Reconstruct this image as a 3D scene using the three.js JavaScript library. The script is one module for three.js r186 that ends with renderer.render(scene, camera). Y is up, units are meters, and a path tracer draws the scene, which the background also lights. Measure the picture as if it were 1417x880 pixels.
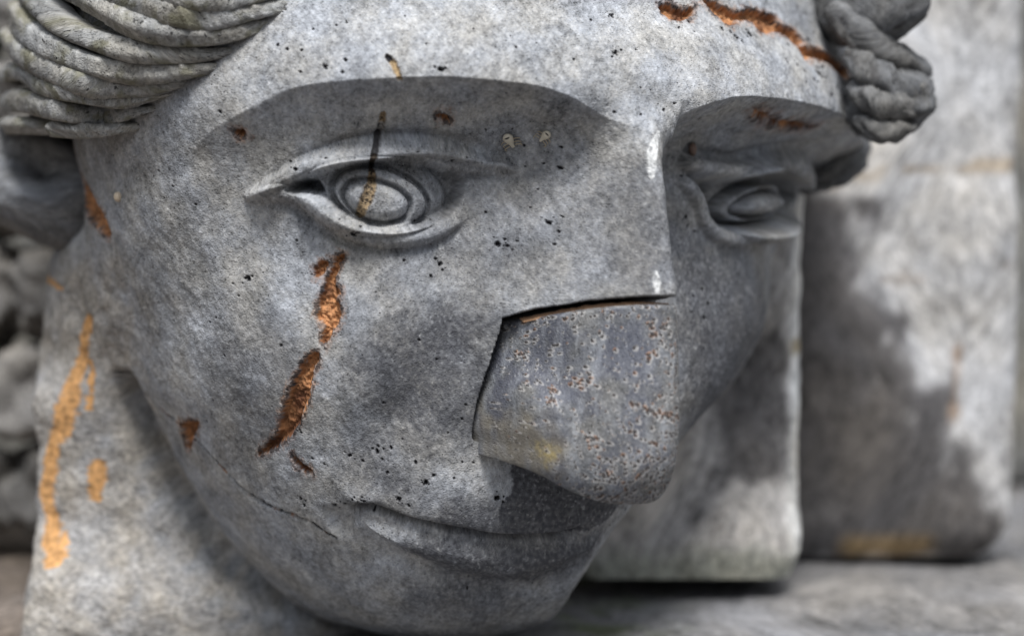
import * as THREE from 'three';

// ---------------------------------------------------------------- camera, sky, sun, exposure
const SCALE = 0.0002;                                   // head units to metres
const PITCH = 6 * Math.PI / 180;
const scene = new THREE.Scene();
const camera = new THREE.PerspectiveCamera(16.0, 1024 / 635, 0.01, 60);
const sinP = Math.sin(PITCH), cosP = Math.cos(PITCH), FOCUS_H = 513, CAM_D = 3130;
camera.position.set(0, (FOCUS_H + sinP * CAM_D) * SCALE, cosP * CAM_D * SCALE);
camera.rotation.set(-PITCH, 0, 0);
camera.focus = (CAM_D + 10) * SCALE; camera.userData.fStop = 5.0;
const SUN = new THREE.Vector3(0.05, 1, 0.5).normalize();
{
  const w = 128, h = 64, d = new Float32Array(w * h * 4);
  for (let j = 0; j < h; j++) for (let i = 0; i < w; i++) {
    const el = (j + 0.5) / h * Math.PI - Math.PI / 2, az = (i + 0.5) / w * 2 * Math.PI - Math.PI, o = (j * w + i) * 4;
    const dir = [Math.cos(el) * Math.cos(az), Math.sin(el), Math.cos(el) * Math.sin(az)];
    const cl = 0.06 * Math.sin(3 * az + 4 * el) + 0.05 * Math.sin(7 * az - 5 * el + 1);
    const L = (el < 0 ? 0.05 : 0.075 + 0.95 * Math.pow(Math.sin(el), 1.4)) * (1 + cl) + 1.1 * Math.pow(Math.max(0, dir[0] * SUN.x + dir[1] * SUN.y + dir[2] * SUN.z), 6);
    d[o] = L * 0.93; d[o + 1] = L * 0.985; d[o + 2] = L * 1.08; d[o + 3] = 1;
  }
  const t = new THREE.DataTexture(d, w, h, THREE.RGBAFormat, THREE.FloatType);
  t.mapping = THREE.EquirectangularReflectionMapping; t.magFilter = THREE.LinearFilter; t.minFilter = THREE.LinearFilter; t.wrapS = THREE.RepeatWrapping; t.needsUpdate = true;
  scene.background = t; scene.environment = t;
}
const sun = new THREE.DirectionalLight(0xfffdfa, 2.9);
sun.position.copy(SUN).multiplyScalar(2); sun.target.position.set(0, 0.1, 0);
sun.castShadow = true; sun.shadow.radius = 34; sun.shadow.mapSize.set(2048, 2048);
Object.assign(sun.shadow.camera, { left: -0.6, right: 0.6, top: 0.6, bottom: -0.6, near: 0.1, far: 5 });
scene.add(sun, sun.target);
const renderer = new THREE.WebGLRenderer();
renderer.toneMapping = THREE.LinearToneMapping; renderer.toneMappingExposure = 1.5;
renderer.shadowMap.enabled = true; renderer.setSize(1024, 635);

// ---------------------------------------------------------------- shape of the head (head units: x to its left, y up, z forward)
const BROW = [[-100,167],[-64.8,227],[-59.3,256],[-53.3,280],[-47.9,302],[-42.9,310],[-38,313],[-32.3,315],[-26.7,316],[-21,313],[-15.3,306],[-10.4,292],[-4.2,262],[1,244],[5.5,244],[7.4,273],[11.9,293],[18.3,307],[26.2,311],[35.6,308],[44.2,303],[49.4,287],[70,270],[100,270]], HAIRLINE = [[271.9,-75.5],[275.2,-100.8],[291.7,-71.9],[317,-67.5],[340.5,-61.8],[368.3,-57.5],[401.8,-53.1],[431.6,-50],[472.1,-48.3],[592.1,-39.3]], GROOVE = [[-509,-90],[-445,-91],[-410,-92],[-300,-97],[-180,-97],[-80,-93],[0,-85],[120,-85],[220,-92]];
const PSI = Math.PI / 6, CXO = -118.5, ZOFF = -450, CAMD = 3130, SC = 0.0002;
const clamp = (x, a, b) => x < a ? a : x > b ? b : x;
const sstep = (a, b, x) => { const t = clamp((x - a) / (b - a), 0, 1); return t * t * (3 - 2 * t); };
const lerp = (a, b, t) => a + (b - a) * t;
// monotone-ish cubic through rows [x, value], x ascending
function tab(rows) {
  const n = rows.length, m = rows.map((r, i) => {
    const s = (a, b) => (rows[b][1] - rows[a][1]) / (rows[b][0] - rows[a][0]);
    if (i === 0) return s(0, 1); if (i === n - 1) return s(n - 2, n - 1);
    const s0 = s(i - 1, i), s1 = s(i, i + 1); return s0 * s1 <= 0 ? 0 : 2 * s0 * s1 / (s0 + s1);
  });
  return x => {
    if (x <= rows[0][0]) return rows[0][1]; if (x >= rows[n - 1][0]) return rows[n - 1][1];
    let i = 0; while (x > rows[i + 1][0]) i++;
    const h = rows[i + 1][0] - rows[i][0], t = (x - rows[i][0]) / h, t2 = t * t, t3 = t2 * t;
    return rows[i][1] * (2 * t3 - 3 * t2 + 1) + m[i] * h * (t3 - 2 * t2 + t) + rows[i + 1][1] * (3 * t2 - 2 * t3) + m[i + 1] * h * (t3 - t2);
  };
}
const rows = (...v) => { const r = []; for (let i = 0; i < v.length; i += 2) r.push([v[i], v[i + 1]]); return r.reverse(); };
// half widths (viewer's left / right), front depth and squareness of the head against height
const eyeNear = tab(rows(700, 250, 600, 430, 440, 540, 300, 555, 200, 545, 100, 520, 0, 500, -90, 478, -170, 440, -250, 400, -330, 350, -400, 288, -450, 228, -485, 130, -509, 40));
const eyeFar = tab(rows(700, 250, 600, 430, 440, 600, 300, 595, 200, 592, 100, 535, 0, 510, -90, 443, -170, 335, -250, 236, -330, 160, -400, 122, -450, 112, -485, 70, -509, 20));
const eyeFront = tab(rows(700, 250, 600, 400, 300, 445, 200, 440, 100, 440, 0, 455, -90, 458, -170, 448, -250, 440, -330, 395, -400, 342, -450, 280, -485, 180, -509, 50));
const browNear = tab(rows(700, 250, 620, 420, 520, 520, 440, 560, 300, 580, 200, 560));
const browFar = tab(rows(700, 250, 620, 500, 520, 690, 440, 712, 300, 712, 200, 700));
const browFront = tab(rows(700, 250, 620, 400, 520, 490, 440, 515, 360, 566, 300, 588, 240, 590));
const ridgeZ = tab(rows(440, 340, 330, 450, 290, 545, 250, 612, 200, 632, 100, 650, 25, 666, -60, 670, -250, 670));
const ridgeSlope = tab(rows(290, 2.6, 240, 2.3, 180, 1.75, 100, 1.45, 25, 1.36, -250, 1.3));
const ridgeFall = (x, y, k) => { const q = lerp(15, 60, sstep(190, 300, y)); return (x < 0 ? k : Math.max(k, lerp(2.5, 1.6, sstep(190, 290, y)))) * (Math.sqrt(x * x + q * q) - q); };
const superR = (sn, cs, a, b, n) => 1 / Math.pow(Math.pow(Math.abs(sn) / a, n) + Math.pow(Math.abs(cs) / b, n), 1 / n);
const neckHalf = tab(rows(220, 560, 100, 625, 0, 640, -200, 622, -330, 626, -489, 645));
const grooveAt = tab(GROOVE);
// lower edge of the brow: height against angle
const browEdge = tab(BROW);
function headParts(deg, y) {
  const th = deg * Math.PI / 180, sn = Math.sin(th), cs = Math.cos(th), back = cs < 0;
  let re = superR(sn, cs, sn < 0 ? eyeNear(y) : eyeFar(y), back ? 470 * Math.min(1, eyeFront(y) / 380) : eyeFront(y), back ? 2 : 2.4);
  const rf = superR(sn, cs, sn < 0 ? browNear(y) : browFar(y), back ? 470 * Math.min(1, browFront(y) / 440) : browFront(y), 2);
  // below the ear the near side of the head runs on into the neck, past the jaw groove
  if (deg < 0) {
    const rn = superR(sn, cs, neckHalf(y), back ? 640 : 235, 2), w = lerp(18, 46, sstep(-150, 20, y));
    re = lerp(re, Math.max(re * 0.9, rn), sstep(0, w, grooveAt(y) - deg) * sstep(215, 90, y));
  }
  return [sn, cs, re, rf];
}
// how much of the brow plate stands at this point: 1 above its edge
function browMask(deg, y) {
  const d = y - browEdge(deg), soft = sstep(-54, -72, deg);
  const t = clamp((4 - d) / (106 - 26 * sstep(-5, 10, deg)), 0, 1), a = Math.pow(1 - t, 2.3) * (1 + 0.5 * t);
  return lerp(lerp(a, sstep(-75, 35, d), Math.exp(-((deg - 1) ** 2) / 40)), sstep(-230, 80, d), soft);
}
const noseCut = x => 27 - 0.0014 * (x + 10) ** 2 * sstep(60, -10, x) - 0.0014 * (x - 10) ** 2 * sstep(0, 60, x);
function headBase(deg, y, stage) {
  const [sn, cs, re, rf] = headParts(deg, y);
  if (stage === 1) return [rf * sn, y, rf * cs];
  const w = browMask(deg, y), r = re + (Math.max(rf, re) - re) * w;
  let x = r * sn, z = r * cs;
  if (cs > 0.3 && y > -300) {
    const zn = ridgeZ(y) - ridgeFall(x, y, ridgeSlope(y)) - 1.3 * Math.max(0, Math.abs(x) - 170);
    const k = 85, h = clamp(0.5 + 0.5 * (zn - z) / k, 0, 1);
    const zz = lerp(z, zn, h) + k * h * (1 - h);
    const below = stage === 3 && Math.abs(x) < noseSeat(y) + 5 ? sstep(2, -2, y - noseCut(x)) : sstep(60, -170, y);
    z = lerp(zz, z, below);
    if (stage === 3) {   // the seat the broken nose stands in, a little larger than the nose
      const hw = noseSeat(y) + 2, d = Math.min(x < 0 ? hw + x : hw - 70 - x, noseCut(x) - y, y - Math.max(noseBottom(x), -172) - 4);
      z -= 36 * sstep(-4, 2, d);
    }
  }
  return [x, y, z];
}
const noseSeat = tab(rows(30, 149, 0, 149, -60, 158, -120, 168, -165, 168, -260, 168));
const noseHalf = tab(rows(30, 134, 12, 140, -12, 147, -45, 153, -85, 163, -120, 171, -150, 173, -175, 168, -260, 168));
const noseBottom = x => -157 - 94 * (x < 0 ? Math.sin(Math.PI / 2 * clamp((182 + x) / 150, 0, 1)) ** 0.95 : sstep(190, 95, x));
const noseTipZ = tab(rows(30, 666, -60, 671, -130, 673, -190, 671, -255, 668));
// the broken-off nose: s runs -1..1 across it, t runs 0 (cut) .. 1 (underside)
function nosePoint(s, t) {
  const xs = s * (1.06 - 0.06 * s * s);
  let x = xs * 155; const yb = noseBottom(x), y0 = noseCut(x) - 3;
  const q = Math.min(1, t / 0.93), under = Math.max(0, (t - 0.93) / 0.07);
  let y = lerp(y0, yb, q) + 70 * under; x = xs * noseHalf(y);
  const ax = Math.abs(x), wing = Math.exp(-(((ax - 146) / 36) ** 2 + (Math.max(-0.3, (y + 120) / 52)) ** 2));
  let zf = noseTipZ(y) - ridgeFall(x, y, lerp(1.36, 1.12, sstep(-20, -170, y))) + (x < 0 ? 52 : 10) * wing - 36 * Math.exp(-(((ax - 118) / 24) ** 2 + ((y + 75) / 45) ** 2)) - 10 * Math.exp(-(((ax - 105) / 26) ** 2 + Math.max(-0.3, (y + 140) / 50) ** 2));
  if (x < 0) zf += lerp(8, 34, sstep(0, -110, y)) * Math.max(0, 1 - ((ax - 92) / 92) ** 2);
  zf += 8 * Math.exp(-(((x + 40) / 50) ** 2 + ((y + 190) / 50) ** 2));
  zf -= lerp(75, 34, sstep(20, 110, ax)) * (1 - Math.sqrt(1 - Math.pow(q, lerp(6, 12, sstep(10, 90, ax)))));
  const zb = 360, e = (1 - under) * Math.pow(1 - Math.pow(Math.min(1, Math.abs(s)), lerp(9, 7, sstep(10, -90, y))), 0.5) * Math.pow(1 - Math.pow(1 - Math.min(1, t * 32), 2.4), 0.5);
  return [x, y, lerp(zb, zf, e)];
}
// carved hair shell over the viewer's left temple
const hairlineAt = tab(HAIRLINE);
function hairPoint(deg, y) {
  const th = deg * Math.PI / 180, sn = Math.sin(th), cs = Math.cos(th), q = headBase(deg, y, 1), r0 = Math.hypot(q[0], q[2]);
  const top = 1 - 0.35 * Math.pow(Math.max(0, (y - 380) / 320), 2), r1 = superR(sn, cs, 640 * top, (cs < 0 ? 800 : 600) * top, 2);
  const r = lerp(r0 + 12, Math.max(r1, r0 + 40), sstep(1, -14, deg - hairlineAt(y)));
  return [r * sn, y, r * cs];
}
function toCam(p) { const c = Math.cos(PSI), s = Math.sin(PSI); return [p[0] * c + p[2] * s + CXO, p[1], -p[0] * s + p[2] * c + ZOFF]; }
function toPx(p) { const q = toCam(p), k = CAMD / (CAMD - q[2]); return [708.5 + q[0] * k, 440 - q[1] * k, q[2]]; }
// curves and outlines carved into it, as [degrees round the head, height, ...]
const T = {
  lidN: [[-57.91,161.9],[-55.12,174.3],[-51.92,189.7],[-47.53,209],[-42.11,224.6],[-36.64,231.7],[-30.44,233.5],[-23.81,224],[-18.72,211.1],[-14.58,202.7]],
  lidCreaseN: [[-51.26,205.3],[-46.31,226.4],[-40.88,239],[-35.41,246.1],[-28.67,246.1],[-22.65,238.6],[-16.41,224.1]],
  openN: [[-51.13,174.9],[-49.32,187.5],[-47.36,196.3],[-45.2,205],[-42.18,211.9],[-37.81,219],[-33.34,220.5],[-29.28,216.1],[-26.03,206.8],[-23.04,195.4],[-23.41,177.4],[-24.29,157.3],[-26.27,140.2],[-29.65,128],[-33.97,121.8],[-38.5,122.5],[-41.7,132.3],[-44.29,146.1],[-45.97,161.8],[-48.22,168.8]],
  cornerN: [[-50.91,174.9],[-49.1,188.5],[-46.95,187.4],[-45.92,173.6],[-47.89,168.8]],
  inCornerN: [[-25.29,200.9],[-21.89,196.6],[-17.8,196.9],[-15.42,193.6]],
  lowLidN: [[-57.12,162.8],[-53.14,171.2],[-49.64,167.9],[-47.1,152.1],[-44.99,133.3],[-42.18,117.6],[-38.52,108.7],[-34.56,106.9],[-30.12,113.1],[-26.02,129.3],[-23.19,151.5]],
  lowCreaseN: [[-56.41,155.8],[-51.92,155.3],[-48.92,140.4],[-46.15,119.6],[-42.44,102.8],[-37.98,93.9],[-33.41,94.1],[-28.69,103.3],[-23.87,124.5],[-21.26,149.4]],
  ringN: [[-43.72,189.3],[-42.2,201.1],[-39.48,206.2],[-36.17,202.5],[-33.13,190.9],[-30.7,174.4],[-29.64,154.7],[-30.83,136.8],[-33.97,125.7],[-37.93,128.5],[-41.24,139.2],[-43.38,156.9],[-44.3,174.6]],
  pupilN: [[-42.89,175.6],[-41.78,187.4],[-39.49,191.4],[-36.96,186.6],[-34.5,178],[-32.68,164.3],[-32.46,148.5],[-33.85,134.6],[-36.81,128.5],[-39.92,135.3],[-41.87,148.1],[-42.93,161.8]],
  bulgeN: [[-47.58,193.3],[-46.96,185.4],[-45.72,171.7],[-44.87,165.7],[-44.41,175.6],[-44.8,189.3],[-44.14,199.1],[-45.42,201.1]],
  lidF: [[20.95,231.1],[24.41,222.9],[29.16,219.4],[34.1,219.3],[39.52,229.3],[45.4,240],[48.7,241.8],[54.01,234],[60.57,217.7]],
  openF: [[23.13,208.8],[27.46,205],[31.94,207.7],[35.69,209.2],[41.77,219.5],[48.51,226.3],[54.23,221.8],[59.95,205.8],[57.32,179.4],[52.73,154.8],[45.44,136.7],[36.61,128.7],[30.72,137.9],[27.88,157.3],[26.29,182.3]],
  lowLidF: [[21.1,203.9],[23.85,187.9],[26.03,165.3],[27.28,144.4],[30.51,126.1],[36.02,117.7],[42.61,122.7],[49.47,139.1],[56.38,160.8]],
  ringF: [[33.93,154.8],[34.78,174.4],[37.73,192.7],[43.01,202.6],[48.83,204.3],[52.55,192.8],[53.28,175.2],[50.36,158.3],[43.45,147],[37.08,142.8]],
  pupilF: [[35.83,159.7],[37.14,175.2],[40.27,187.2],[44.7,194.6],[48.98,192.2],[50.67,180.7],[49,166.7],[44.58,155.1],[39.45,151.1]],
  mouth: [[-46.55,-271.1],[-43.42,-264],[-39.93,-264.3],[-36.65,-272.2],[-32.74,-282.5],[-28.76,-289.8],[-23.32,-297.6],[-17.6,-306.1],[-11.59,-309.7],[-5.31,-309.5],[0.17,-303.8],[4.25,-293.4]],
  mouthPit: [[-50.03,-272.2],[-47.31,-266.1],[-43.4,-262.9],[-42.13,-270],[-44.1,-289.7],[-46.63,-307.8],[-49.39,-295.7]],
  lowLip: [[-41.76,-284.9],[-35.47,-285.9],[-28.77,-300.6],[-21.78,-311.9],[-14.31,-319.9],[-6.44,-320],[1.54,-311.9],[6.65,-306.7],[6.37,-334.1],[0.7,-355.7],[-5.77,-370],[-12.59,-374.6],[-21.03,-366],[-28.84,-348.8],[-34.66,-330.4],[-39.45,-310.3]],
  lipCrease: [[-46,-300],[-40.55,-323.7],[-34.83,-342.5],[-27.31,-364.4],[-19.05,-383.4],[-11.83,-392],[-3.7,-387.8],[3.96,-370.7]],
  cheekFold: [[-23.35,-29.7],[-27.27,-59.4],[-31.61,-103.9],[-35.89,-148.9],[-40.55,-199.7],[-44.4,-241.3]],
  crackJaw: [[-101.36,-81.9,2],[-98.2,-103.2,2],[-93.91,-129.5,3],[-83.27,-169.5,3],[-76.54,-210,2],[-70.16,-252.4,4],[-62.61,-272.8,3],[-54.8,-289,3],[-48.97,-311.9,2]],
  chips: [[[-47.28,73.2],[-46.05,79.1],[-45.37,75.2],[-45.92,63.3],[-46.92,55.4],[-47.61,61.4]],[[-44.48,83.1],[-42.91,87],[-43.13,77.1],[-43.78,64.3],[-43.97,49.4],[-43.49,37.5],[-43.7,24.7],[-43.24,7.9],[-43.95,-11.9],[-45.14,-27.7],[-45.88,-39.6],[-46.54,-29.7],[-46.25,-11.9],[-46.91,0],[-46.99,19.8],[-46.21,37.6],[-45.79,54.4],[-44.91,69.2]],[[-46.96,-46.5],[-47.14,-59.5],[-47.95,-74.4],[-48.67,-99.4],[-49.76,-119.6],[-51.68,-145.3],[-54.27,-166.2],[-57.19,-180.3],[-59.88,-189.4],[-62.63,-194.4],[-60.04,-176.9],[-56.84,-161.7],[-54.89,-130.5],[-52.86,-104.9],[-51.21,-79.6],[-49.8,-59.6],[-48.28,-49.6]],[[-54.67,-190],[-52.96,-199.9],[-51.26,-209.8],[-50.86,-218],[-52.9,-214.4],[-54.48,-204.4]],[[-85.91,-155.3],[-78.28,-148.6],[-78.15,-157.1],[-83.1,-178],[-88.3,-199.4],[-88.17,-184.2],[-87.26,-168.7]],[[8.8,438.3],[11.06,444.3],[14.03,438.1],[16.9,444.7],[14.97,428.1],[11.75,419],[9.48,423.8]],[[18.38,454.5],[21.25,454.8],[24.16,446.7],[26.39,444.5],[29.52,451.8],[32.97,448.8],[35.11,446.7],[36.3,434.8],[39.26,431.4],[40.97,417.9],[40.58,406.4],[45.49,407.4],[48.38,399.6],[53.07,394],[56.19,384.2],[52.83,369],[48.3,375],[45.36,385.1],[40.81,389],[38.23,381.8],[37.84,401.2],[36.06,414.8],[34.01,421.5],[31.72,417],[29.41,419.1],[28.31,431.2],[25.56,430.8],[22.71,419.5],[21.19,429],[19.45,442.6]],[[25,301.5],[29.7,296.8],[34.89,292.2],[38.81,292.7],[44.3,289.4],[43.43,283.6],[38.9,282.7],[34.52,284.1],[29.67,291.1]],[[-28.2,274.2],[-26.9,277.9],[-25.99,271.1],[-26.4,263.9],[-27.54,267.3]],[[-57.31,253.4],[-56.04,255.1],[-55.61,245.7],[-56.67,243.9]],[[-101.96,291.3],[-101.92,266.4],[-103.3,232.7],[-96.52,191],[-90.63,156.4],[-88.92,124.3],[-91.59,116.7],[-94.36,136.6],[-101.47,161],[-103.29,202.2],[-103.1,241.2]]],
  crackEye: [[-36.04,275.1,4],[-36.47,262.5,5],[-37.13,247.7,5],[-37.93,234.5,4],[-38.23,222.9,5],[-38.49,205.2,4],[-38.4,187.5,8],[-39.2,165.8,10],[-40.35,142.2,7]],
  crackBrow: [[-34.73,347.9,4],[-33.91,337.9,5],[-33.29,323.9,5],[-33.03,316.4,4]],
  paint: [[1.26,247.9,5],[-0.07,231.2,7],[-0.94,211.3,7],[-1.27,189.8,4]],
  paint2: [[-2.15,59.6,3],[-2.21,46.1,5],[-2.21,34.6,3]],
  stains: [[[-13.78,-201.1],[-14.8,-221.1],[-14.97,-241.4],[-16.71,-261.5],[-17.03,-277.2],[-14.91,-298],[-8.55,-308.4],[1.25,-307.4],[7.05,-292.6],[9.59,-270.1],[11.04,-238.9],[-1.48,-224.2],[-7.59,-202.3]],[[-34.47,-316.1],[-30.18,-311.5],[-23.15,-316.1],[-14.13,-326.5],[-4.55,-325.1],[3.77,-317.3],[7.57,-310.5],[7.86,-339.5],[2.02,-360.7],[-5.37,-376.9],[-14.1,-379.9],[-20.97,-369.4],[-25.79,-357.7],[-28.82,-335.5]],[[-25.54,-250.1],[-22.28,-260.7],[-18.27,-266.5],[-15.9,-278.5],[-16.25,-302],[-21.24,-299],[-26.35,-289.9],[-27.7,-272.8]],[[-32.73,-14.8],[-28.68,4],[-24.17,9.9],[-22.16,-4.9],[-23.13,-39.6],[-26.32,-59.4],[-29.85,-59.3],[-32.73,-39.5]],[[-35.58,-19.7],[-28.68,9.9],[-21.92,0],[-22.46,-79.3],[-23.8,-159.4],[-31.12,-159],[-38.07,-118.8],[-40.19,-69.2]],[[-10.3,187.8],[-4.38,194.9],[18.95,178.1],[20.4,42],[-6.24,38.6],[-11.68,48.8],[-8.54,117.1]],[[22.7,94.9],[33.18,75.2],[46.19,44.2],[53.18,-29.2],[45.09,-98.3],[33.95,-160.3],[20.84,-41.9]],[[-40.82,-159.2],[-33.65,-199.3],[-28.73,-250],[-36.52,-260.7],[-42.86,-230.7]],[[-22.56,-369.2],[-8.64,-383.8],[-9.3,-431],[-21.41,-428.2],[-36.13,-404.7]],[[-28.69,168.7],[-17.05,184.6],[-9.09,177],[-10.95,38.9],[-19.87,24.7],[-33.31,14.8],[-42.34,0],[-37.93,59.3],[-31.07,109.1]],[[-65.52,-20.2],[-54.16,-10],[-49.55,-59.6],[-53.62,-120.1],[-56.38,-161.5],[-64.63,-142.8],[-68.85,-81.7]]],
  specks: [[-51.88,424,9],[-48.91,361.3,4],[-46.67,358.5,3],[-56.58,251.4,4],[-58.76,279.6,4],[-0.96,416.4,5],[-4.91,407.5,3],[-2.8,360.8,6],[-9.24,348.3,3],[5.59,294.2,4],[2.06,274.7,2],[-0.94,275.1,3],[1.04,369.3,3],[-46.55,328.5,3],[-43.07,335.4,5],[-40.36,343.8,4],[-40.62,326.9,3],[-50.29,367.9,3],[-45.57,388.6,3],[-58.5,54.9,6],[-61.3,48.1,3],[-41.3,116.6,6],[-49.46,205.2,5],[-45.11,220.7,3],[-50.25,106,3],[-50.17,101,2],[-27.61,74.5,6],[-33.52,79.2,3],[-29.16,57.5,3],[-25.66,216.8,3],[-23.82,225,3],[-19.68,101.2,6],[-18.34,99,4],[-17.09,105.9,3],[-17.79,93,2],[-20.48,146.4,3],[-13.04,130.2,5],[-11.44,137.7,3],[-12.16,118,3],[-12.9,100.2,3],[-13.33,176.7,2],[-14.75,151.7,2],[-9.6,233.8,3],[-10.28,206.2,4],[-65.74,157.2,4],[-69.55,183.2,3],[-72.14,205.2,3],[-65.45,0,3],[-64.56,-52.6,3],[-66.85,-5.1,3],[-36.84,-214.6,4],[-38.56,-187.4,6],[-36.05,-181.2,4],[-34.05,-169,3],[-31.8,-199.2,4],[-28.72,-217.5,4],[-29.97,-227.6,6],[-25.2,-221.7,3],[-21.82,-199.9,3],[-41.2,-199.8,4],[-43.45,-191.9,5],[-34.87,-250.2,5],[-39.85,-259.1,7],[-42.42,-256.4,6],[-45.06,-260.2,5],[-47.52,-263,5],[-33.1,-258.3,4],[-29.41,-281.3,3],[-23.72,-199.7,3],[-17.34,-251.1,7],[-26.26,-159.2,3],[-23.87,-139.3,3],[-50.33,-195.2,3],[-54.81,-254.7,5],[-54.42,-265.2,4],[-29.61,-71.2,2],[-28.09,-56.4,3],[-31,-29.7,3],[-37.84,-19.7,2],[-36.9,-118.8,3],[-23.37,-119.2,3],[-53.37,-37.8,3],[27.68,21.2,6],[26.45,0,5],[26.65,42.4,4],[24.1,31.6,3],[25.62,127.1,4],[23.33,147.7,5],[23.77,135.1,4],[42.89,418.9,6],[42.95,378,5],[34.51,371.6,5],[40.63,364.6,8],[35.93,364.2,4],[35.19,402.9,4],[31.79,377.6,3],[42.34,335.7,5],[45.73,317.1,7],[45.64,347.8,5],[49.45,345.1,5],[50.5,435.8,4],[55.26,426.1,5],[58.69,416.9,4],[46.18,432.7,4],[35.16,438,4],[26.1,409.4,5],[22.44,401.7,6],[21.9,410,4],[23.18,395.8,4],[10.96,407.5,4],[13.89,418.5,4],[13.78,403.2,3],[20.26,412.9,4],[31.77,373.3,3],[37.89,353.1,5],[42.48,359.9,4],[-4.13,277.9,3],[-18.67,371.7,2],[-14.41,368.9,2],[-23.07,387.4,2],[-29.56,366,3],[-32.69,405.4,2],[-27.62,329.8,6]],
  hairStrands: [[[-122.09,551.2],[-100.09,527.4],[-78.09,507.6],[-69.53,459.7],[-63.49,437.9],[-57.84,426.9],[-53.84,433.5],[-49.5,452]],[[-128.72,538.5],[-106.72,514.7],[-84.72,494.9],[-74.87,453],[-66.83,428.6],[-62.94,414.1],[-58.21,406.3],[-53.73,414.2],[-49.39,427.6]],[[-151.98,574.5],[-129.98,550.7],[-107.98,530.9],[-84.83,471.5],[-76.15,437.9],[-70.29,409.6],[-65.38,390.3],[-60.89,384.9],[-56.08,389.1],[-51.73,405.9]],[[-152.03,495.8],[-130.03,498.4],[-108.03,500.6],[-109.79,502.2],[-92.36,453.9],[-82.86,412.4],[-75.22,382.1],[-69.52,365.6],[-65.76,360.5],[-61.23,357.6],[-55.93,365.1]],[[-154.36,509.6],[-132.36,485.8],[-110.36,466],[-96.85,423.4],[-85.14,382],[-77.7,356.3],[-72.07,340.2],[-67.87,336.9],[-62.95,337],[-58.57,344.5]],[[-156.24,475.4],[-134.24,451.6],[-112.24,431.8],[-94.66,381.3],[-84.28,347.3],[-77.19,324.9],[-72.5,320.9],[-67.87,321],[-63.44,329.4]],[[-144.87,409.5],[-122.87,385.7],[-100.87,365.9],[-89.31,334.7],[-80.09,313.1],[-75.63,304],[-70.82,305.9],[-66.29,313.2]],[[-143.44,365.1],[-121.44,341.3],[-99.44,321.5],[-85.14,295.8],[-81.44,287.5],[-75.49,285.2],[-69.75,293.5]],[[-143.44,329.7],[-121.44,305.9],[-99.44,286.1],[-85.08,268.5],[-79.33,264.9],[-73.76,270.1]]],
  neckCracks: [[[-102.45,0,14],[-106.92,-66.2,15],[-107.41,-132.5,14],[-110.55,-200.3,13],[-112.06,-268.1,12],[-110.69,-333.8,12],[-107.95,-375.4,8]],[[-105.2,-66,9],[-104.75,-109.8,7],[-105.42,-138.6,4]],[[-106.3,-220.8,8],[-106.92,-254.2,9],[-107.38,-276.6,6]],[[-109.68,-327.6,6],[-108.21,-364.8,8]],[[-121.73,54,7],[-121.6,64.4,7],[-109.73,44.4,4]]],
  groove: [[-99.3,-70.6],[-99.93,-98],[-100.5,-131],[-101.33,-175.4],[-101,-228.4],[-100.44,-289.5],[-98.22,-349.2],[-94.88,-402.4],[-92.03,-452.7],[-91.16,-485.3]],
  lichen: [[-27.36,97.4,6],[-62.97,-375.5,12]]
};
const X = {
  insects: [[-131.2,247.1,457.2,-0.312,-0.702,0.64],[-95.5,250.9,494.6,-0.679,-0.523,0.516]],
  snail: [[-552.1,174.3,65.5,-0.985,-0.134,0.112]],
  pupa: [[189.6,246.7,432.6,0.157,-0.471,0.868]],
  curls: [[517.9,491.9,437.6],[514.7,390.2,458.8],[530.7,330.7,456.5],[566,374.8,476.9],[527.5,296.3,443.1],[595.9,255.6,240.1]],
  locks: [[[446.6,471.2,431.1],[476.6,424.9,471.5],[532,389,480.4],[607.7,380.2,466.3]],[[457.8,397.7,460.6],[470.1,367.7,496.6],[510.8,346.6,514.3],[565.3,352.9,499.6]],[[456.2,347.6,471.2],[468.4,323.5,507.2],[504.4,313.2,522.1],[554,316.9,504.6]],[[460.9,298.7,473.9],[476.3,282.9,505.9],[510.8,283.8,514.3],[552.9,298.1,492.4]]],
  ear: [[-544.7,201.3,-268.3]]
};                                       // single spots, as head points
const W = {
  pierStain: [[0.0828,0.1335],[0.1053,0.136],[0.1205,0.121],[0.1288,0.1034],[0.129,0.0908],[0.1351,0.0757],[0.1467,0.0591],[0.1582,0.0502],[0.1619,0.0349],[0.1739,0.0272],[0.1705,0.0118],[0.1581,-0.0037],[0.0843,-0.0037]],
  pierSeam: [[0.0978,0.1305],[0.1178,0.1335],[0.1352,0.1365],[0.1552,0.137],[0.1726,0.138]],
  pierCrack: [[0.1309,0.0979],[0.1409,0.0989],[0.1509,0.1019],[0.1734,0.1034]],
  pierRust: [[0.156,0.0744],[0.1548,0.0604],[0.1539,0.0515]],
  postStain: [[0.0877,0.0853],[0.0756,0.0794],[0.0652,0.0628],[0.0636,0.0485],[0.0654,0.0342],[0.0596,0.0197],[0.069,0.0265],[0.0808,0.0318],[0.0889,0.0318],[0.0923,0.0628]]
};                                       // outlines on the background stones, metres

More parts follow.
